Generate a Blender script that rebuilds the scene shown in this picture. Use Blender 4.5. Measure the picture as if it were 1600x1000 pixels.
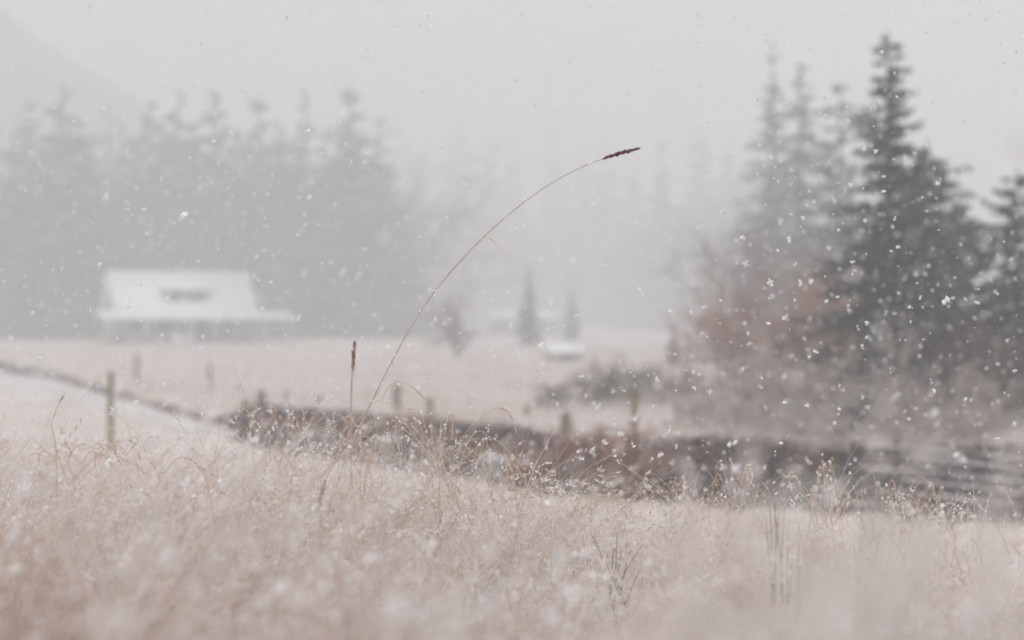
import bpy, math, random
import numpy as np
R = math.radians
for o in list(bpy.data.objects): bpy.data.objects.remove(o)
SC = bpy.context.scene
COL = SC.collection

# ------------------------------------------------------------------ camera, light, exposure
FPX = 2773.0            # focal length in pixels of the 1600 px wide picture
CAMZ = 2.0
HORIZ = 505.0
cam_d = bpy.data.cameras.new('camera')
cam = bpy.data.objects.new('camera', cam_d); COL.objects.link(cam)
cam.location = (0, 0, CAMZ)
cam.rotation_euler = (R(90) + math.atan((HORIZ - 500) / FPX), 0, 0)
cam_d.sensor_width = 36.0
cam_d.lens = FPX / 1600 * 36.0
cam_d.clip_start = 0.05
cam_d.clip_end = 3000
cam_d.dof.use_dof = True
cam_d.dof.focus_distance = 5.8
cam_d.dof.aperture_fstop = 1.6
cam_d.dof.aperture_blades = 9
SC.camera = cam

SUN_EL, SUN_AZ = R(55), R(200)
w = bpy.data.worlds.new("World"); SC.world = w; w.use_nodes = True
nt = w.node_tree; nt.nodes.clear()
sky = nt.nodes.new('ShaderNodeTexSky'); sky.sky_type = 'NISHITA'; sky.sun_disc = False
sky.sun_elevation = SUN_EL; sky.sun_rotation = SUN_AZ
sky.dust_density = 4.0; sky.air_density = 1.0; sky.ozone_density = 1.0
hs = nt.nodes.new('ShaderNodeHueSaturation'); hs.inputs['Saturation'].default_value = 0.13
bg = nt.nodes.new('ShaderNodeBackground'); bg.inputs['Strength'].default_value = 0.15
wo = nt.nodes.new('ShaderNodeOutputWorld')
nt.links.new(sky.outputs[0], hs.inputs['Color']); nt.links.new(hs.outputs[0], bg.inputs['Color'])
nt.links.new(bg.outputs[0], wo.inputs['Surface'])
sd = bpy.data.lights.new('sun', 'SUN'); sd.energy = 1.2; sd.angle = R(40); sd.color = (1, .992, .98)
so = bpy.data.objects.new('sun', sd); COL.objects.link(so)
so.rotation_euler = (R(90) - SUN_EL, 0, R(180) - SUN_AZ)
SC.view_settings.view_transform = 'Standard'; SC.view_settings.look = 'None'
SC.view_settings.gamma = 1; SC.view_settings.exposure = 0.26
SC.cycles.volume_bounces = 4
SC.cycles.max_bounces = 8
SC.cycles.diffuse_bounces = 4
SC.cycles.transparent_max_bounces = 8
SC.cycles.use_denoising = True

rng = np.random.default_rng(7)
random.seed(7)

# ------------------------------------------------------------------ helpers
def at(px, d, py=None):
    """world point on the line of sight through picture point (px, py) at depth d"""
    return np.array([(px - 800) / FPX * d, d, CAMZ - ((py if py is not None else HORIZ) - HORIZ) / FPX * d])

def tag(o, label=None, cat=None, group=None, kind=None):
    if label: o['label'] = label
    if cat: o['category'] = cat
    if group: o['group'] = group
    if kind: o['kind'] = kind
    return o

def empty(name, loc, label=None, cat=None, group=None, rz=0):
    o = bpy.data.objects.new(name, None); COL.objects.link(o)
    o.location = tuple(loc); o.rotation_euler = (0, 0, rz); o.empty_display_size = .2
    return tag(o, label, cat, group)

def link(name, me, parent=None):
    o = bpy.data.objects.new(name, me); COL.objects.link(o)
    if parent: o.parent = parent
    return o

def mesh_np(name, V, F, mat, attrs=None, smooth=False):
    """V (n,3); F list of (m,k) integer arrays"""
    me = bpy.data.meshes.new(name)
    V = np.asarray(V, np.float32)
    if not isinstance(F, (list, tuple)): F = [F]
    F = [np.asarray(f, np.int32) for f in F if len(f)]
    me.vertices.add(len(V)); me.vertices.foreach_set('co', V.ravel())
    idx = np.concatenate([f.ravel() for f in F])
    tot = np.concatenate([np.full(len(f), f.shape[1], np.int32) for f in F])
    st = np.concatenate([[0], np.cumsum(tot)[:-1]]).astype(np.int32)
    me.loops.add(len(idx)); me.loops.foreach_set('vertex_index', idx)
    me.polygons.add(len(tot)); me.polygons.foreach_set('loop_start', st); me.polygons.foreach_set('loop_total', tot)
    if smooth: me.polygons.foreach_set('use_smooth', np.ones(len(tot), bool))
    me.update(calc_edges=True)
    for k, a in (attrs or {}).items():
        at_ = me.attributes.new(k, 'FLOAT', 'POINT'); at_.data.foreach_set('value', np.asarray(a, np.float32))
    me.materials.append(mat)
    return me

class MB:
    """collects shapes into one mesh"""
    def __init__(s): s.V = []; s.F = {}; s.n = 0
    def add(s, V, *Fs):
        V = np.asarray(V, float)
        for F in Fs:
            F = np.asarray(F)
            if len(F): s.F.setdefault(F.shape[1], []).append(F + s.n)
        s.V.append(V); s.n += len(V)
    def box(s, x0, x1, y0, y1, z0, z1):
        V = [(x, y, z) for z in (z0, z1) for y in (y0, y1) for x in (x0, x1)]
        s.add(V, [(0, 2, 3, 1), (4, 5, 7, 6), (0, 1, 5, 4), (2, 6, 7, 3), (0, 4, 6, 2), (1, 3, 7, 5)])
    def prism(s, P, Q):
        """two matching n-gons joined"""
        n = len(P); V = list(P) + list(Q)
        s.add(V, [tuple(range(n))[::-1]], [tuple(range(n, 2 * n))], [(i, (i + 1) % n, (i + 1) % n + n, i + n) for i in range(n)])
    def tube(s, P, rad, k=6, cap=True):
        P = np.asarray(P, float); n = len(P); rad = np.broadcast_to(rad, (n,))
        T = np.gradient(P, axis=0); T /= np.linalg.norm(T, axis=1)[:, None] + 1e-9
        ref = np.array([0.13, 1, 0.07]) if abs(T[0][2]) > .7 else np.array([0.1, .07, 1.])
        A = np.cross(T, ref); A /= np.linalg.norm(A, axis=1)[:, None] + 1e-9
        B = np.cross(T, A)
        an = np.arange(k) * 2 * math.pi / k
        V = (P[:, None] + rad[:, None, None] * (np.cos(an)[None, :, None] * A[:, None] + np.sin(an)[None, :, None] * B[:, None])).reshape(-1, 3)
        i = np.arange(n - 1)[:, None] * k; j = np.arange(k)[None]; j2 = (j + 1) % k
        s.add(V, np.stack([i + j, i + j2, i + k + j2, i + k + j], -1).reshape(-1, 4))
        if cap:
            s.add(V[:k], [tuple(range(k))]); s.add(V[-k:], [tuple(range(k))[::-1]])
    def quads(s, C, U, W):
        """lens-shaped flat leaves: centre, half length vector, half width vector"""
        n = len(C)
        V = np.stack([C - U, C + W - .1 * U, C + U, C - W - .1 * U], 1).reshape(-1, 3)
        s.add(V, np.arange(4 * n).reshape(-1, 4))
    def blob(s, c, r, seed=0, amp=.25, n=9, m=12, flat=1.):
        g = np.random.default_rng(seed); ph = g.uniform(0, 6.28, (5, 3)); fr = g.uniform(1, 3.2, (5, 3))
        th = np.linspace(0, math.pi, n); fi = np.arange(m) * 2 * math.pi / m
        D = np.stack([np.sin(th)[:, None] * np.cos(fi), np.sin(th)[:, None] * np.sin(fi), np.cos(th)[:, None] + 0 * fi], -1)
        q = sum(np.sin((D * fr[i] + ph[i]).sum(-1) * 1.6) for i in range(5)) / 5
        V = np.asarray(c) + D * np.asarray(r) * (1 + amp * q * 1.8)[..., None]
        i = np.arange(n - 1)[:, None] * m; j = np.arange(m)[None]; j2 = (j + 1) % m
        s.add(V.reshape(-1, 3), np.stack([i + j, i + m + j, i + m + j2, i + j2], -1).reshape(-1, 4))
    def mesh(s, name, mat, smooth=False):
        return mesh_np(name, np.concatenate(s.V), [np.concatenate(f) for f in s.F.values()], mat, smooth=smooth)
    def build(s, name, mat, parent=None, smooth=False):
        return link(name, s.mesh(name, mat, smooth), parent)

# ------------------------------------------------------------------ materials
def mat(name, c1, c2=None, scale=3., rough=.8, detail=4., bump=0., attr=None, c3=None, lo=.35, hi=.65, trans=0., spec=.3, stretch=(1, 1, 1)):
    m = bpy.data.materials.new(name); m.use_nodes = True; t = m.node_tree; N = t.nodes; L = t.links
    b = N['Principled BSDF']; b.inputs['Roughness'].default_value = rough
    b.inputs['Specular IOR Level'].default_value = spec
    c2 = c2 or c1
    if attr:
        a = N.new('ShaderNodeAttribute'); a.attribute_name = attr
        rp = N.new('ShaderNodeValToRGB'); rp.color_ramp.elements[0].color = (*c1, 1); rp.color_ramp.elements[1].color = (*c2, 1)
        if c3:
            e = rp.color_ramp.elements.new(.5); e.color = (*c3, 1)
        L.new(a.outputs['Fac'], rp.inputs[0])
        out = rp.outputs[0]
    else:
        tc = N.new('ShaderNodeTexCoord'); mp = N.new('ShaderNodeMapping'); mp.inputs['Scale'].default_value = stretch
        nz = N.new('ShaderNodeTexNoise'); nz.inputs['Scale'].default_value = scale; nz.inputs['Detail'].default_value = detail
        L.new(tc.outputs['Object'], mp.inputs[0]); L.new(mp.outputs[0], nz.inputs['Vector'])
        rp = N.new('ShaderNodeValToRGB'); e = rp.color_ramp.elements
        e[0].position = lo; e[1].position = hi; e[0].color = (*c1, 1); e[1].color = (*c2, 1)
        if c3:
            x = e.new((lo + hi) / 2); x.color = (*c3, 1)
        L.new(nz.outputs[0], rp.inputs[0]); out = rp.outputs[0]
        if bump:
            bp = N.new('ShaderNodeBump'); bp.inputs['Strength'].default_value = bump; bp.inputs['Distance'].default_value = .05
            L.new(nz.outputs[0], bp.inputs['Height']); L.new(bp.outputs[0], b.inputs['Normal'])
    L.new(out, b.inputs['Base Color'])
    if trans:
        tl = N.new('ShaderNodeBsdfTranslucent'); mx = N.new('ShaderNodeMixShader'); mx.inputs[0].default_value = trans
        L.new(out, tl.inputs['Color']); L.new(b.outputs[0], mx.inputs[1]); L.new(tl.outputs[0], mx.inputs[2])
        L.new(mx.outputs[0], N['Material Output'].inputs['Surface'])
    return m

M = {}
M['snow'] = mat('snow', (.78, .79, .81), (.86, .86, .87), 8, .7, bump=.2)
M['ice'] = mat('snowy_ice', (.50, .46, .44), (.74, .73, .73), 1.2, .7, bump=.3)
M['flake'] = mat('snowflake', (.9, .9, .92), (.92, .92, .93), 40, .6, trans=.4)
M['grass'] = mat('dry_grass', (.40, .265, .19), (.88, .85, .83), attr='tint', c3=(.75, .65, .595), trans=.4)
M['field'] = mat('field_grass', (.36, .28, .24), (.80, .78, .77), attr='tint', c3=(.62, .54, .50), trans=.3)
M['straw'] = mat('straw_stem', (.58, .40, .27), (.80, .66, .54), 25, .7, trans=.3)
M['plume'] = mat('pale_plume', (.74, .67, .64), (.88, .85, .84), 6, .8, trans=.4)
M['redstem'] = mat('reddish_stem', (.42, .32, .30), (.54, .43, .40), 30, .7)
M['seed'] = mat('maroon_seed', (.12, .022, .03), (.22, .06, .07), 60, .8)
M['brownseed'] = mat('brown_seed', (.22, .11, .08), (.36, .21, .15), 60, .8)
M['strawseed'] = mat('straw_seed', (.50, .32, .20), (.82, .68, .54), 60, .8, trans=.3)
M['reed'] = mat('dark_reed', (.10, .07, .06), (.20, .14, .12), 12, .7)
M['green'] = mat('green_blade', (.035, .075, .03), (.08, .14, .05), 14, .6, trans=.25)
M['needle'] = mat('conifer_needle', (.020, .019, .022), (.046, .046, .048), 1.6, .85)
M['bark'] = mat('bark', (.035, .028, .025), (.09, .07, .06), 6, .95, bump=.5, stretch=(1, 1, .25))
M['twig'] = mat('russet_twig', (.24, .125, .09), (.42, .24, .18), 2, .9)
M['greytwig'] = mat('grey_twig', (.14, .11, .105), (.26, .21, .19), 2, .9)
M['fern'] = mat('dead_fern', (.20, .070, .038), (.38, .155, .09), 2, .9)
M['paletwig'] = mat('pale_straw_twig', (.58, .47, .42), (.78, .70, .66), 2, .9, trans=.3)
M['darktwig'] = mat('dark_bramble_twig', (.08, .06, .065), (.16, .12, .115), 2, .9)
M['post'] = mat('weathered_post', (.12, .10, .07), (.22, .19, .14), 7, .95, bump=.5, stretch=(1, 1, .2))
M['moss'] = mat('mossy_post', (.20, .18, .05), (.30, .28, .09), 9, .95, bump=.5, c3=(.17, .14, .06), stretch=(1, 1, .3))
M['rock'] = mat('rock', (.05, .05, .06), (.22, .21, .22), 4, .9, bump=.6)
M['rust'] = mat('russet_rock', (.30, .11, .05), (.42, .20, .11), 6, .9, bump=.4)
M['wall'] = mat('grey_siding', (.27, .27, .28), (.36, .36, .37), 2, .85, stretch=(.2, .2, 8))
M['trim'] = mat('painted_trim', (.42, .42, .43), (.5, .5, .5), 5, .6)
M['door'] = mat('dark_door', (.07, .06, .06), (.10, .09, .085), 5, .6)
M['glass'] = mat('window_glass', (.02, .022, .026), None, 2, .06, spec=.5)
M['log'] = mat('log_bark', (.16, .09, .06), (.30, .19, .13), 8, .9, bump=.6)

# terrain material: snow-dusted straw, bare soil where it is steep
def terrain_mat():
    m = bpy.data.materials.new('meadow_ground'); m.use_nodes = True; t = m.node_tree; N = t.nodes; L = t.links
    b = N['Principled BSDF']; b.inputs['Roughness'].default_value = .95; b.inputs['Specular IOR Level'].default_value = .1
    tc = N.new('ShaderNodeTexCoord')
    def noise(sc, det=6):
        n = N.new('ShaderNodeTexNoise'); n.inputs['Scale'].default_value = sc; n.inputs['Detail'].default_value = det
        L.new(tc.outputs['Object'], n.inputs['Vector']); return n.outputs[0]
    def ramp(f, stops):
        r = N.new('ShaderNodeValToRGB'); e = r.color_ramp.elements
        while len(e) < len(stops): e.new(.5)
        for k, (p, c) in enumerate(stops): e[k].position = p; e[k].color = (*c, 1)
        L.new(f, r.inputs[0]); return r.outputs[0]
    def mix(f, a, c):
        x = N.new('ShaderNodeMix'); x.data_type = 'RGBA'
        if isinstance(f, float): x.inputs[0].default_value = f
        else: L.new(f, x.inputs[0])
        L.new(a, x.inputs[6]); L.new(c, x.inputs[7]); return x.outputs[2]
    big = ramp(noise(.22, 5), [(.3, (.46, .37, .33)), (.5, (.64, .57, .54)), (.72, (.80, .78, .77))])
    fine = ramp(noise(5, 8), [(.3, (.40, .28, .22)), (.52, (.70, .61, .56)), (.68, (.84, .83, .83))])
    top = mix(.5, big, fine)
    soil = ramp(noise(1.15, 9), [(.38, (.010, .007, .007)), (.49, (.035, .017, .013)), (.56, (.17, .06, .036)), (.60, (.24, .16, .14)), (.66, (.58, .55, .55)), (.75, (.13, .065, .048))])
    g = N.new('ShaderNodeNewGeometry'); sp = N.new('ShaderNodeSeparateXYZ'); L.new(g.outputs['Normal'], sp.inputs[0])
    ad = N.new('ShaderNodeMath'); ad.operation = 'MULTIPLY_ADD'; L.new(noise(3, 5), ad.inputs[0]); ad.inputs[1].default_value = .18; L.new(sp.outputs[2], ad.inputs[2])
    st = ramp(ad.outputs[0], [(.90, (1, 1, 1)), (1.0, (0, 0, 0))])
    L.new(mix(st, top, soil), b.inputs['Base Color'])
    bp = N.new('ShaderNodeBump'); bp.inputs['Strength'].default_value = .6; bp.inputs['Distance'].default_value = .06
    L.new(noise(9, 6), bp.inputs['Height']); L.new(bp.outputs[0], b.inputs['Normal'])
    return m
M['ground'] = terrain_mat()

def water_mat():
    m = bpy.data.materials.new('creek_water'); m.use_nodes = True; t = m.node_tree; N = t.nodes; L = t.links
    b = N['Principled BSDF']; b.inputs['Base Color'].default_value = (.022, .02, .022, 1); b.inputs['Roughness'].default_value = .07
    b.inputs['IOR'].default_value = 1.33
    tc = N.new('ShaderNodeTexCoord'); mp = N.new('ShaderNodeMapping'); mp.inputs['Scale'].default_value = (.35, 2.8, 1)
    n = N.new('ShaderNodeTexNoise'); n.inputs['Scale'].default_value = 1.4; n.inputs['Detail'].default_value = 4
    bp = N.new('ShaderNodeBump'); bp.inputs['Strength'].default_value = .22; bp.inputs['Distance'].default_value = .05
    L.new(tc.outputs['Object'], mp.inputs[0]); L.new(mp.outputs[0], n.inputs['Vector']); L.new(n.outputs[0], bp.inputs['Height']); L.new(bp.outputs[0], b.inputs['Normal'])
    return m
M['water'] = water_mat()

# ------------------------------------------------------------------ terrain
FAR = np.array([(-600, 700), (-60, 190), (-27.7, 96), (-21.8, 84), (-10.8, 54), (-8.2, 47), (-6.1, 42.5), (-4.3, 39.5), (-1.9, 37), (0, 33.6), (.9, 30.8), (2.1, 29.8), (3.3, 30.8), (5.7, 31.8), (8.2, 32.3), (10.4, 32.5), (16, 36), (60, 60), (600, 400)])
NEAR = np.array([(-600, 640), (-60, 150), (-19.8, 69), (-15.8, 61.5), (-10.75, 49.5), (-7.6, 42), (-5.4, 37), (-2.2, 30.5), (.77, 26), (2.24, 24.8), (4.2, 23.6), (5.8, 22.6), (7.1, 22.4), (14, 28), (60, 52), (600, 390)])
WZ = -.60
def wob(x, s): return .22 * np.sin(x * 2.3 + s) + .13 * np.sin(x * 5.1 + 2 * s) + .07 * np.sin(x * 11.3 + s)
def smooth(a, b, x):
    t = np.clip((x - a) / (b - a), 0, 1); return t * t * (3 - 2 * t)
def height(x, y):
    x = np.asarray(x, float); y = np.asarray(y, float)
    df = np.interp(x, FAR[:, 0], FAR[:, 1]) + wob(x, 1.); dn = np.interp(x, NEAR[:, 0], NEAR[:, 1]) + wob(x, 4.)
    base_far = np.clip((y - 45) * .003, 0, .9) + .05 * np.sin(x * .7 + 1) * np.sin(y * .4)
    base_far = base_far - .28 * smooth(3.5, 6.5, x) * smooth(60, 36, y)          # lower bank on the right
    base_far = base_far - .30 * smooth(-6.2, -7.6, x) * smooth(120, 60, y)
    # near bank where the photographer crouches
    u = x / np.maximum(y, 2.)
    near = .95 - 1.49 * smooth(4.5, np.interp(u, [-.22, -.10, .03, .12, .2], [22, 20, 15.5, 11.0, 9.6]), y) + .25 * smooth(3.4, .9, y)
    near = near + np.interp(u, [-.2, -.1, 0, .08, .13, .165, .18, .20, .26], [.10, .08, .05, .06, .08, .0, .04, -.12, -.14]) * smooth(10, 7.5, y) * smooth(2.5, 5, y)
    near = near + .085 * np.sin(x * 2.9 + 1.3 * np.sin(y * 1.1)) * np.sin(y * 1.9 + x * .7) * smooth(9, 5, y)
    near = near + .04 * np.sin(x * 2.1) * np.sin(y * 1.7 + .5) + .03 * np.sin(x * 4.7 + y * 3.1)
    mid = (dn + df) / 2
    top = np.where(y > mid, base_far, near)
    ins_f = df - y; ins_n = y - dn
    ins = np.minimum(ins_f, ins_n)
    gentle = sum(np.exp(-((x - c) / w_) ** 2) for c, w_ in ((-5.3, .25), (-3.7, .45), (-2.55, .4), (-.9, .3), (.35, .45), (3.1, .5), (5.0, .4), (6.6, .3)))
    slope_w = np.where(y > mid, .5 + 1.7 * gentle + .8 * smooth(.4, 1.4, x) * smooth(3.2, 1.6, x) + 2.2 * smooth(-6.3, -7.8, x), .7)
    dip = smooth(0, 1, ins / slope_w + .15) 
    bed = WZ - .35
    return top * (1 - dip) + bed * dip

def axis(parts):
    out = []
    for a, b, n in parts: out += list(np.linspace(a, b, n, endpoint=False))
    return np.array(out + [parts[-1][1]])
ys = axis([(-30, 0, 20), (0, 20, 60), (20, 46, 230), (46, 100, 160), (100, 200, 40), (200, 1500, 40)])
xs = axis([(-1500, -120, 24), (-120, -30, 45), (-30, -9, 70), (-9, 9, 130), (9, 30, 60), (30, 120, 30), (120, 1500, 24)])
X, Y = np.meshgrid(xs, ys); Z = height(X, Y)
Z = Z + .03 * np.sin(X * 7 + Y * 3) * np.sin(Y * 9 - X * 2) * (Y < 60)
nx = len(xs); ii = np.arange(len(ys) - 1)[:, None] * nx + np.arange(nx - 1)[None]
Fq = np.stack([ii, ii + 1, ii + nx + 1, ii + nx], -1).reshape(-1, 4)
me = mesh_np('meadow_ground', np.stack([X, Y, Z], -1).reshape(-1, 3), Fq, M['ground'], smooth=True)
tag(link('meadow_ground', me), kind='structure')
# creek
cx = axis([(-60, -9, 60), (-9, 14, 80), (14, 60, 20)])
f_ = np.interp(cx, FAR[:, 0], FAR[:, 1]) + 1.2; n_ = np.interp(cx, NEAR[:, 0], NEAR[:, 1]) - 1.2
nr = 90; tt = np.linspace(0, 1, nr)
P = np.stack([np.repeat(cx[:, None], nr, 1), n_[:, None] + (f_ - n_)[:, None] * tt, np.full((len(cx), nr), WZ)], -1).reshape(-1, 3)
P[:, 2] += smooth(3.2, 6.2, P[:, 0]) * .045 * (np.sin(P[:, 1] * 6.0 + P[:, 0] * .5 + .6 * np.sin(P[:, 0] * .9)) + .35 * np.sin(P[:, 1] * 11 + P[:, 0] * 1.1))
ii = np.arange(len(cx) - 1)[:, None] * nr + np.arange(nr - 1)[None]
tag(link('creek_water', mesh_np('creek_water', P, np.stack([ii, ii + nr, ii + nr + 1, ii + 1], -1).reshape(-1, 4), M['water'], smooth=True)), kind='structure')

# snow-covered ice on the left arm of the creek
k = cx < -6.4; ce = cx[k]
V = []; Fi = []
for j, xx in enumerate(ce):
    for q, u_ in enumerate(np.linspace(0, 1, 14)):
        y0, y1 = n_[k][j], f_[k][j]; c_ = (y0 + y1) / 2; yy = y0 + (y1 - y0) * u_
        tp = min(1.08, max(.02, (-6.3 - xx) / 1.6)); yy = c_ + (yy - c_) * tp
        V.append((xx, yy, WZ + .012 + .05 * math.sin(u_ * math.pi) * tp + .012 * math.sin(xx * 3 + yy * 2)))
ii = np.arange(len(ce) - 1)[:, None] * 14 + np.arange(13)[None]
tag(link('snow_covered_ice', mesh_np('snow_covered_ice', V, np.stack([ii, ii + 14, ii + 15, ii + 1], -1).reshape(-1, 4), M['ice'], smooth=True)), kind='structure')

def ground(px, d):
    x = (px - 800) / FPX * d
    return np.array([x, d, float(height(x, d))])
# mountain side rising to the left
hx = np.linspace(-420, 120, 60); hy = np.linspace(310, 535, 26)
HX, HY = np.meshgrid(hx, hy)
HZ = np.clip((-24 - HX) * .80, 0, 122) * np.sin(np.clip((HY - 310) / 225, 0, 1) * math.pi) ** .6
HZ = HZ * (1 + .05 * np.sin(HX * .11 + HY * .07)) + 2.2 * np.sin(HX * .5) * np.sin(HY * .35) * (HZ > 1) - .6
nx = len(hx); ii = np.arange(len(hy) - 1)[:, None] * nx + np.arange(nx - 1)[None]
M['hill'] = mat('forested_hillside', (.03, .035, .036), (.09, .09, .09), .09, .95, detail=8)
tag(link('mountain_hill', mesh_np('mountain_hill', np.stack([HX, HY, HZ], -1).reshape(-1, 3), np.stack([ii, ii + 1, ii + nx + 1, ii + nx], -1).reshape(-1, 4), M['hill'], smooth=True)), kind='structure')

# ------------------------------------------------------------------ haze of falling snow and mist
SIG = .0062
hz = MB(); hz.box(-1600, 1600, -60, 1600, -3, 140)
mh = bpy.data.materials.new('haze'); mh.use_nodes = True; t = mh.node_tree; t.nodes.clear()
pv = t.nodes.new('ShaderNodeVolumePrincipled'); pv.inputs['Density'].default_value = SIG; pv.inputs['Color'].default_value = (.938, .956, .974, 1)
ou = t.nodes.new('ShaderNodeOutputMaterial'); t.links.new(pv.outputs[0], ou.inputs['Volume'])
tag(hz.build('haze', mh), kind='stuff')

# ------------------------------------------------------------------ grass as a mass
def blades(pos, h, lean, az, wid, tint, segs=5, curl=.35):
    """ribbons: returns V, F, tint"""
    n = len(pos); t = np.linspace(0, 1, segs + 1)[None, :]
    dirx, diry = np.cos(az)[:, None], np.sin(az)[:, None]
    out = (h * lean)[:, None] * (t ** 1.8)
    up = h[:, None] * (t - (curl * lean)[:, None] * t ** 3)
    kx = (rng.normal(0, .03, n) * h)[:, None] * np.sin(t * 5); ky = (rng.normal(0, .03, n) * h)[:, None] * np.sin(t * 4)
    up = np.maximum(up, .0) + 0 * up
    C = np.stack([pos[:, :1] + dirx * out + kx, pos[:, 1:2] + diry * out + ky, pos[:, 2:3] + up], -1)
    sa = rng.uniform(0, 6.28, n)
    S = np.stack([np.cos(sa), np.sin(sa), np.zeros(n)], -1)[:, None] * (wid[:, None] * (1 - .8 * t ** 1.5))[..., None] * .5
    V = np.stack([C - S, C + S], 2).reshape(n, -1, 3)
    k = (segs + 1) * 2
    i = (np.arange(n) * k)[:, None] + np.arange(segs)[None] * 2
    F = np.stack([i, i + 1, i + 3, i + 2], -1).reshape(-1, 4)
    return V.reshape(-1, 3), F, np.repeat(tint, k), C

def scatter(n, d0, d1, power=1., margin=1.2):
    d = d0 + (d1 - d0) * rng.uniform(0, 1, n) ** power
    x = rng.uniform(-1, 1, n) * (.31 * d + margin)
    return x, d

def patchy(x, y): return .5 + .5 * np.sin(x * 1.7 + np.sin(y * 1.1) * 2) * np.sin(y * 1.3 + np.sin(x * .8 + 1) * 2)

def near_grass(n, d0, d1, name, wmin, wmax, hmin, hmax, heads, flecks, power=1.):
    x, y = scatter(n, d0, d1, power)
    nt_ = int(n / 55); tx, ty = scatter(nt_, d0, d1, power); own = rng.integers(0, nt_, n); tus = rng.random(n) < .68
    spread = np.where(y < 12, .055, .14); ox, oy = rng.normal(0, 1, n) * spread, rng.normal(0, 1, n) * spread
    x = np.where(tus, tx[own] + ox, x); y = np.where(tus, ty[own] + oy, y)
    dn = np.interp(x, NEAR[:, 0], NEAR[:, 1]); k = (y < dn + .1) & (y > .7)
    x, y, tus, own, ox, oy = x[k], y[k], tus[k], own[k], ox[k], oy[k]; n = len(x)
    z = height(x, y)
    pt = patchy(x, y); low = 1 - .55 * smooth(11, 17, y)
    h = rng.uniform(hmin, hmax, n) * low * (.62 + .5 * pt) * (1 + .35 * (rng.random(n) < .06))
    h = np.where(tus, h * rng.uniform(.8, 1.35, nt_)[own], h * .78)
    lean = np.clip(rng.gamma(3.2, .34, n), .2, 2.2)
    wind = .3 + 1.5 * np.sin(x * 1.3 + np.sin(y * .9) * 1.7) * np.cos(y * .8 + x * .4)
    az = np.where(tus, np.arctan2(oy + spread[k] * .8 * np.sin(wind), ox + spread[k] * .8 * np.cos(wind)) + rng.normal(0, .5, n), wind + rng.normal(0, .75, n))
    pz = patchy(x * 1.5 + 3, y * 1.3) * .5 + patchy(x * 3.7, y * 3.1 + 2) * .5
    tt_ = rng.beta(1.1, 1.1, nt_)[own]
    tint = np.clip(rng.beta(2.2, 2.0, n) * .5 + .75 * (.5 - pz) + .41 + np.where(tus, .55 * (tt_ - .5), 0) - .66 * smooth(3.5, 2.0, y) * (.45 + .55 * smooth(.5, -.9, x / np.maximum(y, .5) * 3)), 0, 1)
    V, F, T, C = blades(np.stack([x, y, z], -1), h, lean, az, rng.uniform(wmin, wmax, n), tint)
    Vs, Fs, Ts = [V], [F], [T]; off = len(V)
    # feathery seed heads on the upper end of some blades
    hi = rng.choice(n, int(n * heads), replace=False)
    tips = C[hi]; m = 9
    u = rng.uniform(0, 1, (len(hi), m))
    base = tips[:, -1][:, None] * u[..., None] + tips[:, -2][:, None] * (1 - u[..., None])
    ax = tips[:, -1] - tips[:, -2]; ax /= np.linalg.norm(ax, axis=1)[:, None] + 1e-9
    dirn = ax[:, None] + rng.normal(0, .55, (len(hi), m, 3)); dirn /= np.linalg.norm(dirn, axis=2)[..., None]
    ln = rng.uniform(.006, .016, (len(hi), m))[..., None]
    U = dirn * ln; Wd = np.cross(dirn, rng.normal(0, 1, dirn.shape)); Wd /= np.linalg.norm(Wd, axis=2)[..., None] + 1e-9; Wd *= ln * .28
    c = base + U
    Q = np.stack([c - U, c + Wd, c + U, c - Wd], 2).reshape(-1, 3)
    Vs.append(Q); Fs.append(np.arange(len(Q)).reshape(-1, 4) + off); Ts.append(np.repeat(np.clip(tint[hi] * .9 + rng.uniform(-.1, .3, len(hi)), 0, 1), m * 4)); off += len(Q)
    o = link(name, mesh_np(name, np.concatenate(Vs), np.concatenate(Fs), M['grass'], {'tint': np.concatenate(Ts)}))
    # snow resting on bent blades
    pw_ = np.where(tus, .25 + 2.2 * tt_ ** 2, .6); fi = rng.choice(n, int(n * flecks), p=pw_ / pw_.sum()); m = 4
    t_ = rng.uniform(.45, 1, len(fi)) * (C.shape[1] - 1); i0 = np.clip(t_.astype(int), 0, C.shape[1] - 2); fr = (t_ - i0)[:, None]
    c = (C[fi, i0] * (1 - fr) + C[fi, i0 + 1] * fr)[:, None] + rng.normal(0, .005, (len(fi), m, 3))
    r = (rng.gamma(2, .0014, len(fi)) + .0015)[:, None, None]
    U = rng.normal(0, 1, c.shape); U /= np.linalg.norm(U, axis=2)[..., None]; Wd = np.cross(U, rng.normal(0, 1, c.shape)); Wd /= np.linalg.norm(Wd, axis=2)[..., None]
    U *= r; Wd *= r
    Q = np.stack([c - U, c + Wd, c + U, c - Wd], 2).reshape(-1, 3)
    return o, Q
o, q1 = near_grass(120000, .75, 11, 'near_grass', .0018, .0040, .36, .74, .16, .55, .85)
tag(o, 'pale straw meadow grass dusted with snow in the foreground', 'grass', kind='stuff')
o, q2 = near_grass(52000, 10, 62, 'bank_grass', .005, .012, .20, .42, .12, .15, 1.3)
tag(o, 'pale straw grass on the near slope down to the creek', 'grass', kind='stuff')
n = 9000
x, y = scatter(n, 2.6, 10.5, 1.); h = rng.uniform(.55, .95, n)
V, F, T, C = blades(np.stack([x, y, height(x, y)], -1), h, np.clip(rng.gamma(5, .26, n), .4, 2.4), .2 + 1.8 * np.sin(x * 1.3 + np.sin(y * .9) * 1.7) + rng.normal(0, .9, n), rng.uniform(.0014, .0026, n), np.clip(rng.beta(1.3, 2.6, n), 0, 1), 9, .30)
tag(link('long_grass', mesh_np('long_grass', V, F, M['grass'], {'tint': T})), 'long bent golden grass strands lying over the pale meadow grass', 'grass', kind='stuff')
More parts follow.
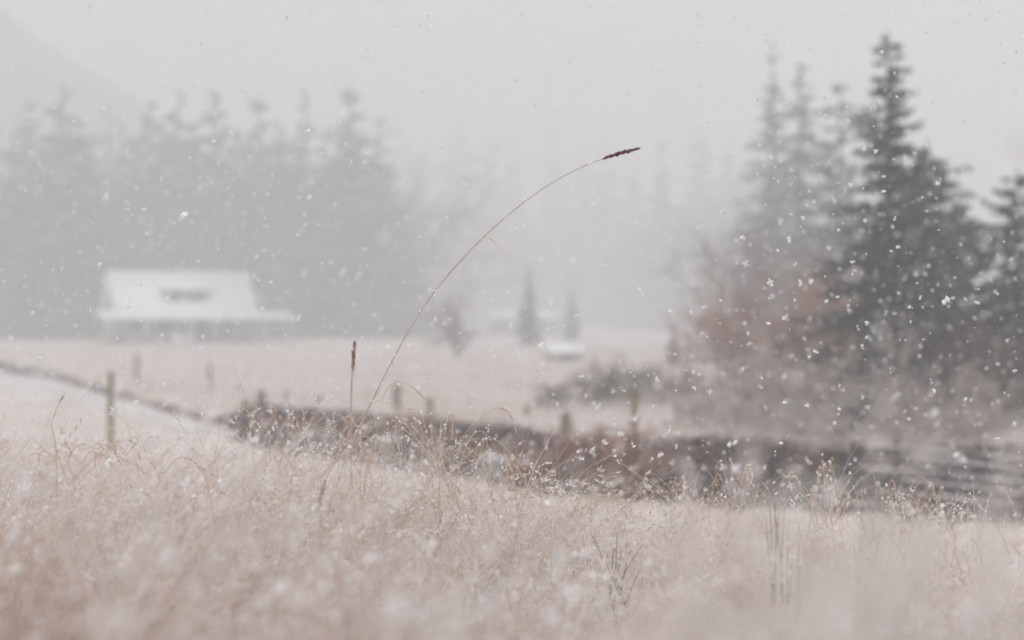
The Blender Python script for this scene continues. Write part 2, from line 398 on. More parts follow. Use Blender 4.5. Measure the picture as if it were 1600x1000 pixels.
Q = np.concatenate([q1, q2])
tag(link('snow_on_grass', mesh_np('snow_on_grass', Q, np.arange(len(Q)).reshape(-1, 4), M['flake'])), 'flecks of fresh snow caught on the dry grass blades', 'snow', kind='stuff')
# far meadow
n = 90000
x, y = scatter(n, 27, 135, 1.7, 4)
k = y > np.interp(x, FAR[:, 0], FAR[:, 1]) + wob(x, 1.) - .05; x, y = x[k], y[k]; n = len(x)
h = rng.uniform(.18, .46, n) * (.6 + .7 * patchy(x * .6, y * .4)); az = rng.normal(.3, 1.3, n)
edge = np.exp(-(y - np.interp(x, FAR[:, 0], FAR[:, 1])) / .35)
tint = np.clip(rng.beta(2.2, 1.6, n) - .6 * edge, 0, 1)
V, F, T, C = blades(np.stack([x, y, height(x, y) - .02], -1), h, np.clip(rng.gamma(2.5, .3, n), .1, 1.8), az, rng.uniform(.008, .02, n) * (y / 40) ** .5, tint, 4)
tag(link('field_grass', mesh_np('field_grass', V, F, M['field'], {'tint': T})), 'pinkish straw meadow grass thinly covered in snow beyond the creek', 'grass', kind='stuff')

# dark roots and dead grass hanging over the far bank
n = 9000
x = rng.uniform(-6.6, 9.5, n); y = np.interp(x, FAR[:, 0], FAR[:, 1]) + wob(x, 1.) - rng.uniform(-.08, .55, n)
hang = rng.uniform(0, 1, n)
V, F, T, C = blades(np.stack([x, y, height(x, y) + .02], -1), rng.uniform(.08, .3, n), rng.uniform(.6, 1.8, n), rng.normal(-1.57, .7, n), rng.uniform(.01, .022, n), rng.uniform(0, 1, n), 4, .8)
M['root'] = mat('bank_roots', (.018, .008, .006), (.32, .135, .085), attr='tint', c3=(.085, .033, .022))
tag(link('bank_roots', mesh_np('bank_roots', V, F, M['root'], {'tint': T})), 'dark brown roots and dead grass hanging over the far creek bank', 'roots', kind='stuff')

# ------------------------------------------------------------------ grass stems that stand out
def path3(pts, d0, d1, n=26):
    P = np.array([at(px, d0 + (d1 - d0) * i / (len(pts) - 1), py) for i, (px, py) in enumerate(pts)])
    s = np.concatenate([[0], np.cumsum(np.linalg.norm(np.diff(P, axis=0), axis=1))]); u = np.linspace(0, s[-1], n)
    Q = np.stack([np.interp(u, s, P[:, k]) for k in range(3)], -1)
    for _ in range(2): Q[1:-1] = (Q[:-2] + 2 * Q[1:-1] + Q[2:]) / 4
    return Q

def seed_head(mb, P, fat, n, g):
    """spikelets crowded along the line P"""
    s = np.linspace(0, 1, len(P)); u = g.uniform(0, 1, n)
    C = np.stack([np.interp(u, s, P[:, k]) for k in range(3)], -1)
    ax = (P[-1] - P[0]); L = np.linalg.norm(ax); ax = ax / L
    prof = np.sin(np.clip(u * .93 + .07, 0, 1) * math.pi) ** .7
    D = ax * .9 + g.normal(0, .35, (n, 3)); D /= np.linalg.norm(D, axis=1)[:, None]
    C = C + g.normal(0, .45, (n, 3)) * fat * prof[:, None]
    ln = (g.uniform(.6, 1.2, n) * fat * 1.1)[:, None]
    Wd = np.cross(D, g.normal(0, 1, (n, 3))); Wd /= np.linalg.norm(Wd, axis=1)[:, None]
    mb.quads(C, D * ln, Wd * ln * .38)

def local(P, o): return np.asarray(P) - o

def stalk(name, pts, d0, d1, r0, r1, label, cat, hl=.12, fat=.005, smat='redstem', hmat='brownseed', hn=140, leaf=None, group=None, snow=0):
    P = path3(pts, d0, d1); org = P[0].copy()
    org[2] = min(org[2], float(height(org[0], org[1])))
    if P[0][2] > org[2] + .01: P = np.vstack([org, P])
    root = empty(name, org, label, cat, group)
    rr = np.linspace(r0, r1, len(P))
    if len(P) > 20: rr[[8, 16]] *= 1.55
    m = MB(); m.tube(P - org, rr, 6); m.build('stem', M[smat], root, True)
    g = np.random.default_rng(abs(hash(label)) % 1000 if False else len(label) * 7 + int(pts[0][0]))
    if hl > 0:
        Q = P - org; L = np.concatenate([[0], np.cumsum(np.linalg.norm(np.diff(Q, axis=0), axis=1))])
        u = np.linspace(L[-1] - hl, L[-1] + .01, 12); Hd = np.stack([np.interp(u, L, Q[:, k]) for k in range(3)], -1)
        m = MB(); m.tube(Hd, fat * .45 * np.sin(np.linspace(.25, 3.0, 12)), 6); seed_head(m, Hd, fat, hn, g); m.build('seed_head', M[hmat], root)
    if leaf:
        Lp = path3(leaf, d0 + (d1 - d0) * .6, d0 + (d1 - d0) * .6, 10) - org
        sd_ = np.array([.5, .2, .8]) * .0022
        wv = np.sin(np.linspace(.7, 3.05, 10))[:, None]
        V = np.concatenate([Lp - sd_ * wv, Lp + sd_ * wv]); i = np.arange(9)
        m = MB(); m.add(V, np.stack([i, i + 1, i + 11, i + 10], -1)); m.build('leaf', M['straw'], root)
    if snow:
        m = MB()
        for _ in range(snow):
            c = (P - org)[g.integers(6, len(P))] + g.normal(0, .002, 3)
            m.blob(c, g.uniform(.0025, .006, 3), int(g.integers(999)), .3, 6, 7)
        m.build('snow_cap', M['snow'], root, True)
    return root

stalk('tall_grass', [(478, 1010), (492, 900), (512, 790), (545, 702), (575, 638), (608, 572), (640, 510), (680, 450), (718, 407), (755, 370), (790, 337), (832, 303), (885, 270), (945, 243), (972, 236), (998, 232)], 5.75, 5.8, 0.0030, .0013,
      'tall thin grass stem arching to the right with a maroon seed head', 'grass stem', .118, .0062, 'redstem', 'seed', 260, leaf=[(752, 372), (760, 369), (772, 377), (780, 388), (786, 398)], snow=12)
stalk('grass_stalk', [(556, 900), (551, 820), (549, 740), (548, 650), (549, 600), (554, 536)], 6.7, 6.7, .0052, .0032,
      'straight upright brown stalk with a narrow seed head left of the arching stem', 'grass stem', .10, .008, 'redstem', 'brownseed', 130)
stalk('grass_stalk', [(494, 1010), (497, 900), (503, 820), (500, 775), (508, 752)], 4.9, 4.9, .004, .003,
      'short russet stalk in the lower grass at the foot of the arching stem', 'grass stem', .06, .006, 'straw', 'brownseed', 60)
stalk('grass_stalk', [(566, 1010), (565, 900), (567, 800), (571, 735), (580, 708), (600, 700), (616, 714)], 5.0, 5.0, .0035, .002,
      'brown stem curling over at its tip like a hook', 'grass stem', .05, .004, 'straw', 'brownseed', 40)
stalk('grass_stalk', [(600, 600), (606, 590), (618, 586), (634, 592), (650, 607), (662, 622)][::1], 6.4, 6.4, .002, .0012,
      'faint bowed blade crossing behind the arching stem', 'grass stem', .05, .003, 'straw', 'brownseed', 30) if False else None
stalk('grass_stalk', [(560, 1000), (575, 800), (588, 680), (600, 605), (612, 588), (630, 590), (650, 607), (662, 622)], 6.6, 6.6, .0022, .0012,
      'thin bowed stem leaning over behind the arching stem', 'grass stem', .06, .003, 'straw', 'brownseed', 40)
stalk('grass_stalk', [(880, 1010), (930, 880), (985, 780), (1020, 730)], 6.0, 6.2, .0018, .001, 'thin slanting straw stem in the open grass below the creek bend', 'grass stem', .0, smat='straw')
stalk('grass_stalk', [(88, 700), (80, 660), (92, 630), (101, 616)], 6.2, 6.2, .002, .001, 'thin pale stem leaning in at the left edge of the meadow', 'grass stem', .05, .003, 'straw', 'brownseed', 40)

def arch_clump(px, d, py_tops, label, n=9, spread=110, seed=1, snow=10, cols=('straw', 'strawseed'), name='grass_clump', group=None, fat=.005, hl=.10, up=1.0):
    """clump of arching seeded stems rooted in the near bank; one stem mesh per plant part"""
    g = np.random.default_rng(seed); o = ground(px, d)
    root = empty(name, o, label, 'grass clump', group)
    mw = MB()
    for k in range(n):
        b = np.array([g.normal(0, .22), g.normal(0, .16), 0])
        tx = g.uniform(-spread, spread); ty = g.uniform(*py_tops)
        apex = at(px + tx * .6, d + g.normal(0, .12), ty) - o
        end = at(px + tx * 1.35 + 12, d + g.normal(0, .2), ty + g.uniform(8, 46)) - o
        t = np.linspace(0, 1, 16)[:, None]
        b[0] -= tx * 1.3 * d / FPX
        mid = apex + (apex - (b + end) / 2) * .75
        P = (1 - t) ** 2 * b + 2 * t * (1 - t) * mid + t ** 2 * end
        m = MB(); m.tube(P, np.linspace(.0017, .0008, 16), 4); st = m.build('stem', M[cols[0]], root, True)
        if g.random() < .8:
            m = MB(); m.tube(P[11:], .0012, 4); seed_head(m, P[11:], fat, 46, g); m.build('seed_head', M[cols[1]], st)
        for _ in range(int(g.integers(0, snow + 1))):
            c = P[g.integers(8, 16)] + g.normal(0, .003, 3)
            mw.blob(c, g.uniform(.002, .0055, 3), int(g.integers(999)), .35, 6, 7)
    if mw.n: tag(mw.build('snow_cap', M['snow'], root, True), kind='stuff')
    return root
arch_clump(440, 6.6, (640, 690), 'snow-flecked arching grass clump before the left end of the dark bank', 12, 75, 3, 8)
arch_clump(535, 6.4, (645, 690), 'loose arching grass clump with snow on its heads beside the upright stalk', 8, 90, 4, 5)
arch_clump(690, 6.2, (648, 700), 'dense straw grass clump with drooping seed heads in the middle of the near bank', 18, 95, 5, 4)
arch_clump(790, 6.6, (690, 740), 'low drooping grass clump against the brown far bank', 12, 90, 6, 4)
arch_clump(900, 6.7, (745, 785), 'flattened straw clump below the eroded brown bank', 10, 90, 7, 4)
arch_clump(345, 5.7, (765, 860), 'tangled golden grass clump in sharp focus at the left', 24, 75, 8, 2)
arch_clump(620, 5.6, (770, 850), 'sparse golden grass clump between the two thin stalks', 14, 95, 9, 2)
arch_clump(1290, 6.8, (735, 800), 'humped snow-laden grass clump before the dark creek water at the right', 20, 75, 10, 9)
arch_clump(1430, 6.4, (785, 840), 'arching snowy grass clump by the right end of the creek', 16, 80, 11, 7)
arch_clump(220, 6.3, (690, 740), 'wispy pale grass clump at the left below the lone fence post', 10, 100, 12, 3)
arch_clump(1480, 5.6, (840, 920), 'brownish grass clump at the lower right of the meadow', 12, 60, 14, 3)

def plume(px, d, top, wpx, label, n=60, seed=1, lo=.2, hi=.9, drift=60, hairs=26):
    g = np.random.default_rng(seed); o = ground(px, d); root = empty('plume_grass', o, label, 'tall grass')
    hgt = CAMZ - (top - HORIZ) / FPX * d - o[2]; k = d / FPX
    mb, md = MB(), MB()
    for j in range(n):
        b = np.array([g.normal(0, wpx * .35) * k, g.normal(0, .10), 0.]); h = hgt * g.uniform(.5, 1.02)
        e = b + np.array([(g.normal(0, wpx * .45) + drift) * k, g.normal(0, .12), h * g.uniform(.78, .98)])
        t = np.linspace(0, 1, 12)[:, None]; mid = (b + e) / 2 + np.array([-drift * .4 * k, 0, h * .30])
        P = (1 - t) ** 2 * b + 2 * t * (1 - t) * mid + t ** 2 * e
        mb.tube(P, np.linspace(.0012, .0005, 12), 3, False)
        m_ = hairs; u = g.uniform(.55, 1, m_); C = np.stack([np.interp(u, t[:, 0], P[:, q]) for q in range(3)], -1)
        D = (P[-1] - P[-4]); D = D / np.linalg.norm(D) + g.normal(0, .5, (m_, 3)); D /= np.linalg.norm(D, axis=1)[:, None]
        ln = g.uniform(.008, .02, (m_, 1)); Wd = np.cross(D, g.normal(0, 1, (m_, 3))); Wd /= np.linalg.norm(Wd, axis=1)[:, None]
        md.quads(C + D * ln, D * ln, Wd * ln * .14)
    mb.build('leaf_blades', M['paletwig'], root); md.build('feathery_plumes', M['plume'], root)
plume(1150, 2.0, 640, 150, 'soft pale plume grass close to the camera before the middle of the dark bank', 30, 31)
plume(1325, 1.8, 610, 120, 'tall blurred pale plume grass leaning right before the dark rippled water', 28, 32, drift=45)
plume(1240, 1.45, 575, 190, 'thin pale plume grass veil close to the camera before the russet shrubs', 42, 39, drift=50, hairs=40)
plume(1430, 1.4, 560, 170, 'thin pale plume grass veil close to the camera before the foot of the tallest fir', 36, 40, drift=60, hairs=40)
plume(1010, 2.2, 690, 110, 'low pale plume grass close to the camera right of the eroded bank', 20, 33)
plume(1460, 1.9, 880, 110, 'low blurred plume grass near the camera at the lower right corner', 26, 34)
plume(150, 1.7, 800, 150, 'blurred snowy plume grass near the camera at the lower left', 24, 35)
plume(330, 1.6, 850, 150, 'low white blurred plume grass right of the snowy one at the lower left', 30, 36)
plume(640, 1.7, 880, 160, 'low blurred plume grass near the camera below the arching stem', 26, 37)
plume(60, 1.5, 720, 60, 'blurred pale plume grass at the left edge close to the camera', 16, 38)

for px, d, tops, lb, n, sd_ in [(985, 7.2, (742, 790), 'frosted grass clump on the crest below the mossy post', 12, 61), (1075, 7.0, (748, 792), 'frosted grass clump on the crest midway between the mossy post and the tall reeds', 13, 62),
                                (1160, 6.8, (740, 790), 'snowy arching clump on the crest just left of the tall dark reeds', 12, 63), (1375, 6.9, (770, 815), 'low snowy clump between the humped clump and the right end of the creek', 14, 64),
                                (1500, 6.6, (790, 830), 'snow-laden clump at the right edge before the rippled water', 12, 65), (130, 7.0, (690, 730), 'golden arching clump at the left edge before the icy track', 12, 66)]:
    arch_clump(px, d, tops, lb, n, 70, sd_, 7)

def reed_tuft(px, d, tops, label, mt, r=.0028, seed=1, cat='reed tuft', name='reed_tuft', snow=6):
    g = np.random.default_rng(seed); o = ground(px, d); root = empty(name, o, label, cat)
    sn = MB()
    for (tx, ty) in tops:
        e = at(tx, d, ty) - o; b = np.array([g.normal(0, .02), g.normal(0, .03), 0])
        t = np.linspace(0, 1, 12)[:, None]; bend = np.array([(e[0] - b[0]) * -.35, g.normal(0, .02), .0])
        P = b + (e - b) * t + bend * np.sin(t * math.pi)
        m = MB(); m.tube(P, r * (1 - .85 * np.linspace(0, 1, 12) ** 1.4), 5); m.build('blade', M[mt], root, True)
        for _ in range(int(g.integers(0, snow))):
            sn.blob(P[g.integers(6, 11)] + g.normal(0, .003, 3), g.uniform(.003, .007, 3), int(g.integers(999)), .3, 6, 7)
    if sn.n: tag(sn.build('snow_cap', M['snow'], root, True), kind='stuff')
reed_tuft(1222, 4.5, [(1200, 725), (1204, 765), (1212, 770), (1218, 790), (1225, 785), (1196, 800), (1232, 820), (1240, 845)], 'tall dark reed tuft standing upright in the grass at the right', 'reed', .0045, 21)
reed_tuft(1258, 4.3, [(1248, 822), (1256, 850), (1262, 870)], 'short pair of dark reeds just right of the tall reed tuft', 'reed', .004, 22)
reed_tuft(1340, 4.7, [(1332, 838), (1345, 800), (1350, 825), (1318, 850), (1326, 860)], 'faint thin reed tuft below the humped snowy clump', 'reed', .0022, 23)
reed_tuft(968, 5.0, [(926, 838), (936, 858), (948, 866), (964, 832), (960, 846), (984, 862), (1004, 850), (1010, 868), (972, 856)], 'tuft of green blades poking out of the pale grass', 'green', .0045, 24, 'green tuft', 'green_tuft', 3)

# ------------------------------------------------------------------ fence posts
def post(px, d, top, wpx, label, mt='post', cap=False, seed=0, lean=0., ztop=None):
    g = np.random.default_rng(seed); o = ground(px, d); r = wpx / FPX * d / 2
    H = CAMZ - (top - HORIZ) / FPX * d - o[2]
    root = empty('fence_post', o, label, 'fence post', 'old fence posts along the creek')
    n = 12; zz = np.linspace(-.15, H, n)
    P = np.stack([lean * zz + g.normal(0, r * .08, n), g.normal(0, r * .08, n), zz], -1)
    rr = r * (1.08 - .16 * np.linspace(0, 1, n)) * (1 + g.normal(0, .05, n)); rr[-1] *= .82
    m = MB(); m.tube(P, rr, 10); m.build('post_shaft', M[mt], root, True)
    if cap:
        m = MB(); m.blob(P[-1] + [0, 0, r * .35], (r * 1.05, r * 1.05, r * .6), seed, .15); m.build('snow_cap', M['snow'], root, True)
post(173, 36, 580, 10, 'lone olive wooden post at the left beside the creek curve', 'moss', seed=1)
post(404, 41.8, 610, 13, 'short dark post at the left end of the far bank', 'post', seed=2, lean=.05)
post(447, 46, 612, 9, 'faint thin post second from the left along the far bank', 'post', seed=3)
post(499, 43, 614, 9, 'small post with a snow cap left of the upright stalk', 'post', True, 4)
post(620, 40, 600, 13, 'grey-brown post directly behind the arching grass stem', 'post', seed=5)
post(672, 38, 622, 12, 'olive leaning post right of the arching stem on the far bank', 'moss', seed=6, lean=-.03)
post(823, 37, 634, 9, 'tiny mossy post midway along the far bank', 'moss', seed=8)
post(885, 31.6, 648, 20, 'broad weathered stump post at the bend of the bank', 'post', seed=9)
post(991, 31.2, 612, 11, 'tall green mossy post above the eroded brown bank', 'moss', seed=10, lean=.01)
post(214, 66, 553, 7, 'faint far post left of the cottage front', 'post', seed=12)
post(328, 60, 568, 6, 'faint far post in the meadow below the cottage', 'post', seed=13)

# low rail fence on the right
o = ground(1318, 34); root = empty('rail_fence', o, 'low weathered rail fence behind the creek at the right', 'fence')
def pt(px, py, d=34): return at(px, d, py) - o
for k, (a, b, y0, y1) in enumerate([(1215, 1420, 676, 674)]):
    t = np.linspace(0, 1, 9)[:, None]; P = pt(a, y0) * (1 - t) + pt(b, y1) * t; P[:, 2] += rng.normal(0, .008, 9)
    m = MB(); m.tube(P + [0, -.09, 0], .045, 7); m.build('rail', M['post'], root, True)
for px in (1225, 1318, 1408):
    b = ground(px, 34) - o; e = pt(px, 668); m = MB(); m.tube(np.linspace(b - [0, 0, .2], e, 6), .06, 8); m.build('post', M['post'], root, True)

# ------------------------------------------------------------------ rocks and log in the creek
def rock(px, d, size, label, mt='rock', cap=True, seed=0, z=None):
    o = ground(px, d); o[2] = max(o[2], WZ - .12) if z is None else z
    root = empty('rock', o, label, 'rock')
    m = MB(); m.blob((0, 0, size[2] * .5), size, seed, .28, 12, 16); m.build('stone', M[mt], root)
    if cap:
        m = MB(); m.blob((0, 0, size[2] * 1.12), (size[0] * .8, size[1] * .8, size[2] * .42), seed + 1, .2, 10, 14); m.build('snow_cap', M['snow'], root, True)
rock(425, 40.6, (.34, .3, .34), 'snow-capped boulder at the left end of the dark bank', seed=31)
rock(452, 39.4, (.20, .2, .26), 'dark wet boulder beside the snow-capped one', cap=False, seed=32)
rock(490, 38.9, (.36, .3, .26), 'broad grey boulder under the far bank', seed=33)
rock(610, 37.0, (.36, .3, .17), 'flat snow-covered boulder below the grey-brown post', seed=34)
rock(690, 35.2, (.30, .26, .20), 'dark round boulder under the leaning post', cap=False, seed=35)
rock(842, 30.9, (.45, .36, .24), 'large pale snowy boulder at the bend of the creek', seed=36)
rock(770, 32.6, (.40, .3, .2), 'low snow-topped boulder in mid creek', seed=38)
rock(318, 45.2, (.22, .2, .17), 'russet stone capped with snow at the creek curve', 'rust', True, 37)
a = at(902, 28.6, 762); b = at(962, 29.0, 722); o = (a + b) / 2; root = empty('log', o, 'snow-covered log lying aslant on the eroded brown bank', 'log')
t = np.linspace(0, 1, 12)[:, None]; P = a * (1 - t) + b * t - o; P[:, 2] += rng.normal(0, .01, 12); m = MB(); m.tube(P, np.linspace(.085, .06, 12), 9); m.build('trunk', M['log'], root, True)
m = MB(); m.tube((P + [0, .01, .05])[2:9], np.array([.02, .045, .05, .04, .05, .035, .015]), 8); m.build('snow_cap', M['snow'], root, True)

# stack of dark weathered poles standing in the creek at the right, and a beam on the far bank
M['pole'] = mat('dark_weathered_pole', (.020, .016, .017), (.085, .068, .066), 3, .9, bump=.5, stretch=(.25, 3, 3))
M['duskysnow'] = mat('thin_old_snow', (.34, .30, .29), (.74, .71, .70), 5, .8, stretch=(.4, 2, 2))
def along(a, b, n=12, wob_=.008):
    t = np.linspace(0, 1, n)[:, None]; P = a * (1 - t) + b * t; P[:, 1:] += rng.normal(0, wob_, (n, 2)); return P
o = at(1450, 25.4, 812); root = empty('pole_stack', o, 'stack of dark weathered horizontal poles along the creek at the right edge', 'pole stack')
for k in range(6):
    x0 = 1290 + 26 * ((k * 37) % 5) + (40 if k > 3 else 0)
    P = along(at(x0, 25.4, 796 - k * 18 - 8), at(1640, 25.6, 816 - k * 18), 14) - o; P[:, 1] += .02 * (k % 2)
    m = MB(); m.tube(P,   .070 * (1 + rng.normal(0, .05, 14)), 8); pl = m.build('pole', M['pole'], root, True)
    m = MB(); m.tube(P[1:-1] + [0, -.035, .055], .026 * (1 + rng.normal(0, .3, 12)), 6); m.build('snow_line', M['duskysnow'], pl, True)
for px in (1400, 1580):
    b = at(px, 25.75, 830) - o; e = at(px, 25.75, 690) - o; m = MB(); m.tube(along(b, e, 6), .06, 8); m.build('stake', M['pole'], root, True)
for a_, b_, d0, d1, lb in [((432, 641), (560, 648), 40.6, 39.0, 'dark driftwood log lying along the left end of the far bank'), ((562, 650), (650, 657), 38.8, 37.6, 'olive-brown driftwood log lying on the bank behind the arching stem')]:
    A_, B_ = at(a_[0], d0, a_[1]), at(b_[0], d1, b_[1]); o = (A_ + B_) / 2; root = empty('driftwood_log', o, lb, 'log')
    m = MB(); m.tube(along(A_, B_, 10) - o, .085 * (1 + rng.normal(0, .06, 10)), 8); m.build('trunk', M['pole'], root, True)
    m = MB(); m.tube((along(A_, B_, 10, .004) - o)[2:8] + [0, .01, .07], .03 * (1 + rng.normal(0, .3, 6)), 6); m.build('snow_cap', M['snow'], root, True)

# ------------------------------------------------------------------ conifers
def conifer_meshes(seed, H, Rb, whorl=.34, per=6, sparse=.0, sprays=16, low=.06, sl=.26, tip=1., pw=.85):
    g = np.random.default_rng(seed)
    tr = MB(); zz = np.linspace(-.3, H, 14)
    P = np.stack([np.cumsum(g.normal(0, .008 * H / 10, 14)), np.cumsum(g.normal(0, .008 * H / 10, 14)), zz], -1); P[:, :2] -= P[0, :2]
    tr.tube(P, np.linspace(.016 * H + .04, .012, 14), 8)
    Cs, Us, Ws = [], [], []
    z = H * low
    while z < H * .985:
        f = (z - H * low) / (H * (1 - low))
        k = max(3, int(per * (1 - .45 * f) + g.integers(-1, 2)))
        a0 = g.uniform(0, 6.28); wv = g.uniform(.78, 1.15)
        for j in range(k):
            if g.random() < sparse + .22 * f ** 3: continue
            az = a0 + j * 6.28 / k + g.normal(0, .25); zb = min(H * .985, z + g.uniform(-1.1, 1.1) * whorl); f = max(0., (zb - H * low) / (H * (1 - low)))
            L = Rb * (1 - f) ** pw * g.uniform(.35, 1.) * wv * (1.35 if g.random() < .16 else 1) + .10 * tip
            n = max(4, int(sprays * (.35 + L / Rb)))
            s = np.sort(g.uniform(.08, 1, n)) 
            rise = (.25 * f - .22 * (1 - f)) + g.normal(0, .17)
            bx = L * s; bz = rise * L * s - .16 * L * s ** 2 + .22 * L * np.clip(s - .6, 0, 1) ** 1.5
            C = np.stack([np.cos(az) * bx, np.sin(az) * bx, zb + bz], -1)
            C[:, :2] += [np.interp(zb, zz, P[:, 0]), np.interp(zb, zz, P[:, 1])]
            tr.tube(np.vstack([[np.interp(zb, zz, P[:, 0]), np.interp(zb, zz, P[:, 1]), zb], C[n // 2], C[-1]]), np.array([.012, .008, .003]) * (H / 8), 3, False)
            side = np.where(np.arange(n) % 2 == 0, 1, -1) * g.uniform(.3, 1.1, n)
            ang = az + side
            D = np.stack([np.cos(ang), np.sin(ang), g.normal(-.22, .38, n)], -1); D /= np.linalg.norm(D, axis=1)[:, None]
            ln = (sl * (.45 + .75 * (1 - s) ** .5) * g.uniform(.6, 1.3, n) * min(1, .35 + L / Rb))[:, None]
            Wd = np.cross(D, np.array([0, 0, 1.]) + g.normal(0, .5, (n, 3))); Wd /= np.linalg.norm(Wd, axis=1)[:, None]
            Cs.append(C + D * ln * .8); Us.append(D * ln); Ws.append(Wd * ln * .30)
            Cs.append(C + D * ln * .5 + [0, 0, -.3 * sl]); Us.append(np.stack([D[:, 0] * .4, D[:, 1] * .4, -np.ones(n) * .8], -1) * ln * .7); Ws.append(Wd * ln * .22)
        z += whorl * g.uniform(.7, 1.3) * (1 - .05 * f + 1.3 * float(smooth(.78, 1, f)))
    cr = MB(); cr.quads(np.concatenate(Cs), np.concatenate(Us), np.concatenate(Ws))
    return tr.mesh('trunk', M['bark'], True), cr.mesh('crown', M['needle'])

KINDS = {}
def conifer(px, d, top, label, kind=None, group=None, name='conifer_tree', wide=1., rz=None, spec=None, lift=0.):
    o = ground(px, d); o[2] += lift
    H = CAMZ - (top - HORIZ) / FPX * d - o[2]
    root = empty(name, o, label, 'conifer', group, rz if rz is not None else random.uniform(0, 6.28))
    if spec is not None:
        tr, cr = conifer_meshes(H=H, **spec); s = (1, 1, 1)
    else:
        if kind not in KINDS: KINDS[kind] = conifer_meshes(**FORMS[kind])
        tr, cr = KINDS[kind]; h0 = FORMS[kind]['H']; s = (H / h0 * wide, H / h0 * wide, H / h0)
    for nm, me_ in (('trunk', tr), ('crown', cr)):
        c = link(nm, me_, root); c.scale = s
FORMS = {
    'a': dict(seed=41, H=20, Rb=3.6, whorl=.62, per=7, sprays=18, sl=.62, low=.04),
    'b': dict(seed=42, H=20, Rb=3.0, whorl=.70, per=6, sprays=15, sl=.62, low=.06, sparse=.12),
    'c': dict(seed=43, H=20, Rb=4.4, whorl=.55, per=7, sprays=24, sl=.60, low=.03, pw=.75),
    'd': dict(seed=44, H=20, Rb=4.0, whorl=.60, per=7, sprays=22, sl=.60, low=.03, pw=.7, tip=1.5, sparse=.1),
    'e': dict(seed=45, H=20, Rb=3.3, whorl=.60, per=7, sprays=20, sl=.60, low=.04, pw=1.0, sparse=.2),
}
# right-hand group, nearest and darkest
conifer(1388, 36.5, 48, 'tallest and darkest fir of the group at the right', name='fir_tree', spec=dict(seed=52, Rb=2.35, whorl=.15, per=9, sparse=.10, sprays=36, sl=.18, low=.05, pw=.86, tip=1.2))
conifer(1207, 122, 62, 'slim pale fir with the leftmost spire of the group at the right', name='fir_tree', spec=dict(seed=53, Rb=5.1, whorl=.42, per=8, sparse=.16, sprays=26, sl=.36, low=.05, pw=.85))
conifer(1252, 106, 98, 'round-topped fir second from the left in the group at the right', name='fir_tree', spec=dict(seed=54, Rb=4.7, whorl=.40, per=8, sparse=.12, sprays=26, sl=.34, low=.05, pw=.66, tip=2))
conifer(1312, 84, 128, 'ragged gappy fir between the round-topped one and the tallest', name='fir_tree', spec=dict(seed=55, Rb=3.5, whorl=.38, per=7, sparse=.25, sprays=24, sl=.32, low=.05, pw=.6, tip=2))
conifer(1450, 40, 215, 'dark shorter fir right behind the tallest fir', name='fir_tree', spec=dict(seed=56, Rb=1.7, whorl=.16, per=9, sparse=.06, sprays=32, sl=.20, low=.05, pw=.6))
conifer(1590, 38, 262, 'fir at the far right beyond the group', name='fir_tree', spec=dict(seed=57, Rb=2.1, whorl=.16, per=8, sparse=.10, sprays=30, sl=.18, low=.05, pw=.6))
conifer(1335, 66, 330, 'low bushy fir filling the foot of the group at the right', name='fir_tree', spec=dict(seed=58, Rb=2.2, whorl=.34, per=7, sparse=.05, sprays=18, sl=.36, low=.04, pw=.5))
conifer(1508, 43, 292, 'short fir closing the gap between the tallest fir and the one at the far right', name='fir_tree', spec=dict(seed=59, Rb=1.7, whorl=.18, per=8, sparse=.08, sprays=30, sl=.2, low=.05, pw=.65))
# two dark conifers in the middle and small ones
conifer(826, 142, 412, 'narrow dark conifer left of the pair in the misty middle distance', 'c', wide=1.05)
conifer(893, 175, 446, 'fainter conifer right of the pair in the misty middle distance', 'c', wide=1.15)
conifer(1052, 84, 502, 'small lone conifer in the meadow right of the low hut', 'c', wide=1.15)
# wood behind the cottage
WOOD = 'conifers of the misty wood behind the cottage'
named = [(96, 128, 130, 'd', 'conifer at the left edge of the misty wood', 1.3),
         (168, 160, 152, 'e', 'thin faint spire standing apart in the gap of the misty left wood', .8),
         (233, 140, 150, 'c', 'conifer top left of centre in the wood above the cottage', 1.2),
         (277, 146, 138, 'd', 'pointed conifer above the cottage roof', 1.15),
         (336, 140, 133, 'c', 'conifer with the middle top of the wood behind the cottage', 1.3),
         (402, 143, 138, 'a', 'conifer with a sharp top right of the cottage', 1.5),
         (476, 150, 130, 'e', 'narrow spire second from the right end of the left wood', 1.0),
         (546, 136, 122, 'a', 'tallest spire at the right end of the left wood', 1.5)]
for px, d, top, k, lb, wd in named: conifer(px, d * 1.34, top, lb, k, WOOD, wide=wd * 1.12)
fill = [(40, 138, 150), (130, 135, 215), (205, 150, 205), (255, 134, 235), (305, 150, 190), (365, 132, 200), (440, 136, 205), (510, 150, 185), (565, 148, 195), (595, 140, 255), (620, 142, 300), (20, 126, 210), (70, 130, 215), (180, 138, 260), (330, 132, 280), (480, 134, 270), (545, 132, 290), (-20, 132, 150), (-60, 128, 200)] + [(int(60 + i * 31 + random.uniform(-9, 9)), 140, 172 + random.uniform(0, 70)) for i in range(18)]
for i, (px, d, top) in enumerate(fill): conifer(px, d * 1.34 + 8, top, 'dim grey conifer filling the misty wood behind the cottage', 'cdaec'[i % 5], WOOD, wide=random.uniform(1.2, 1.6))
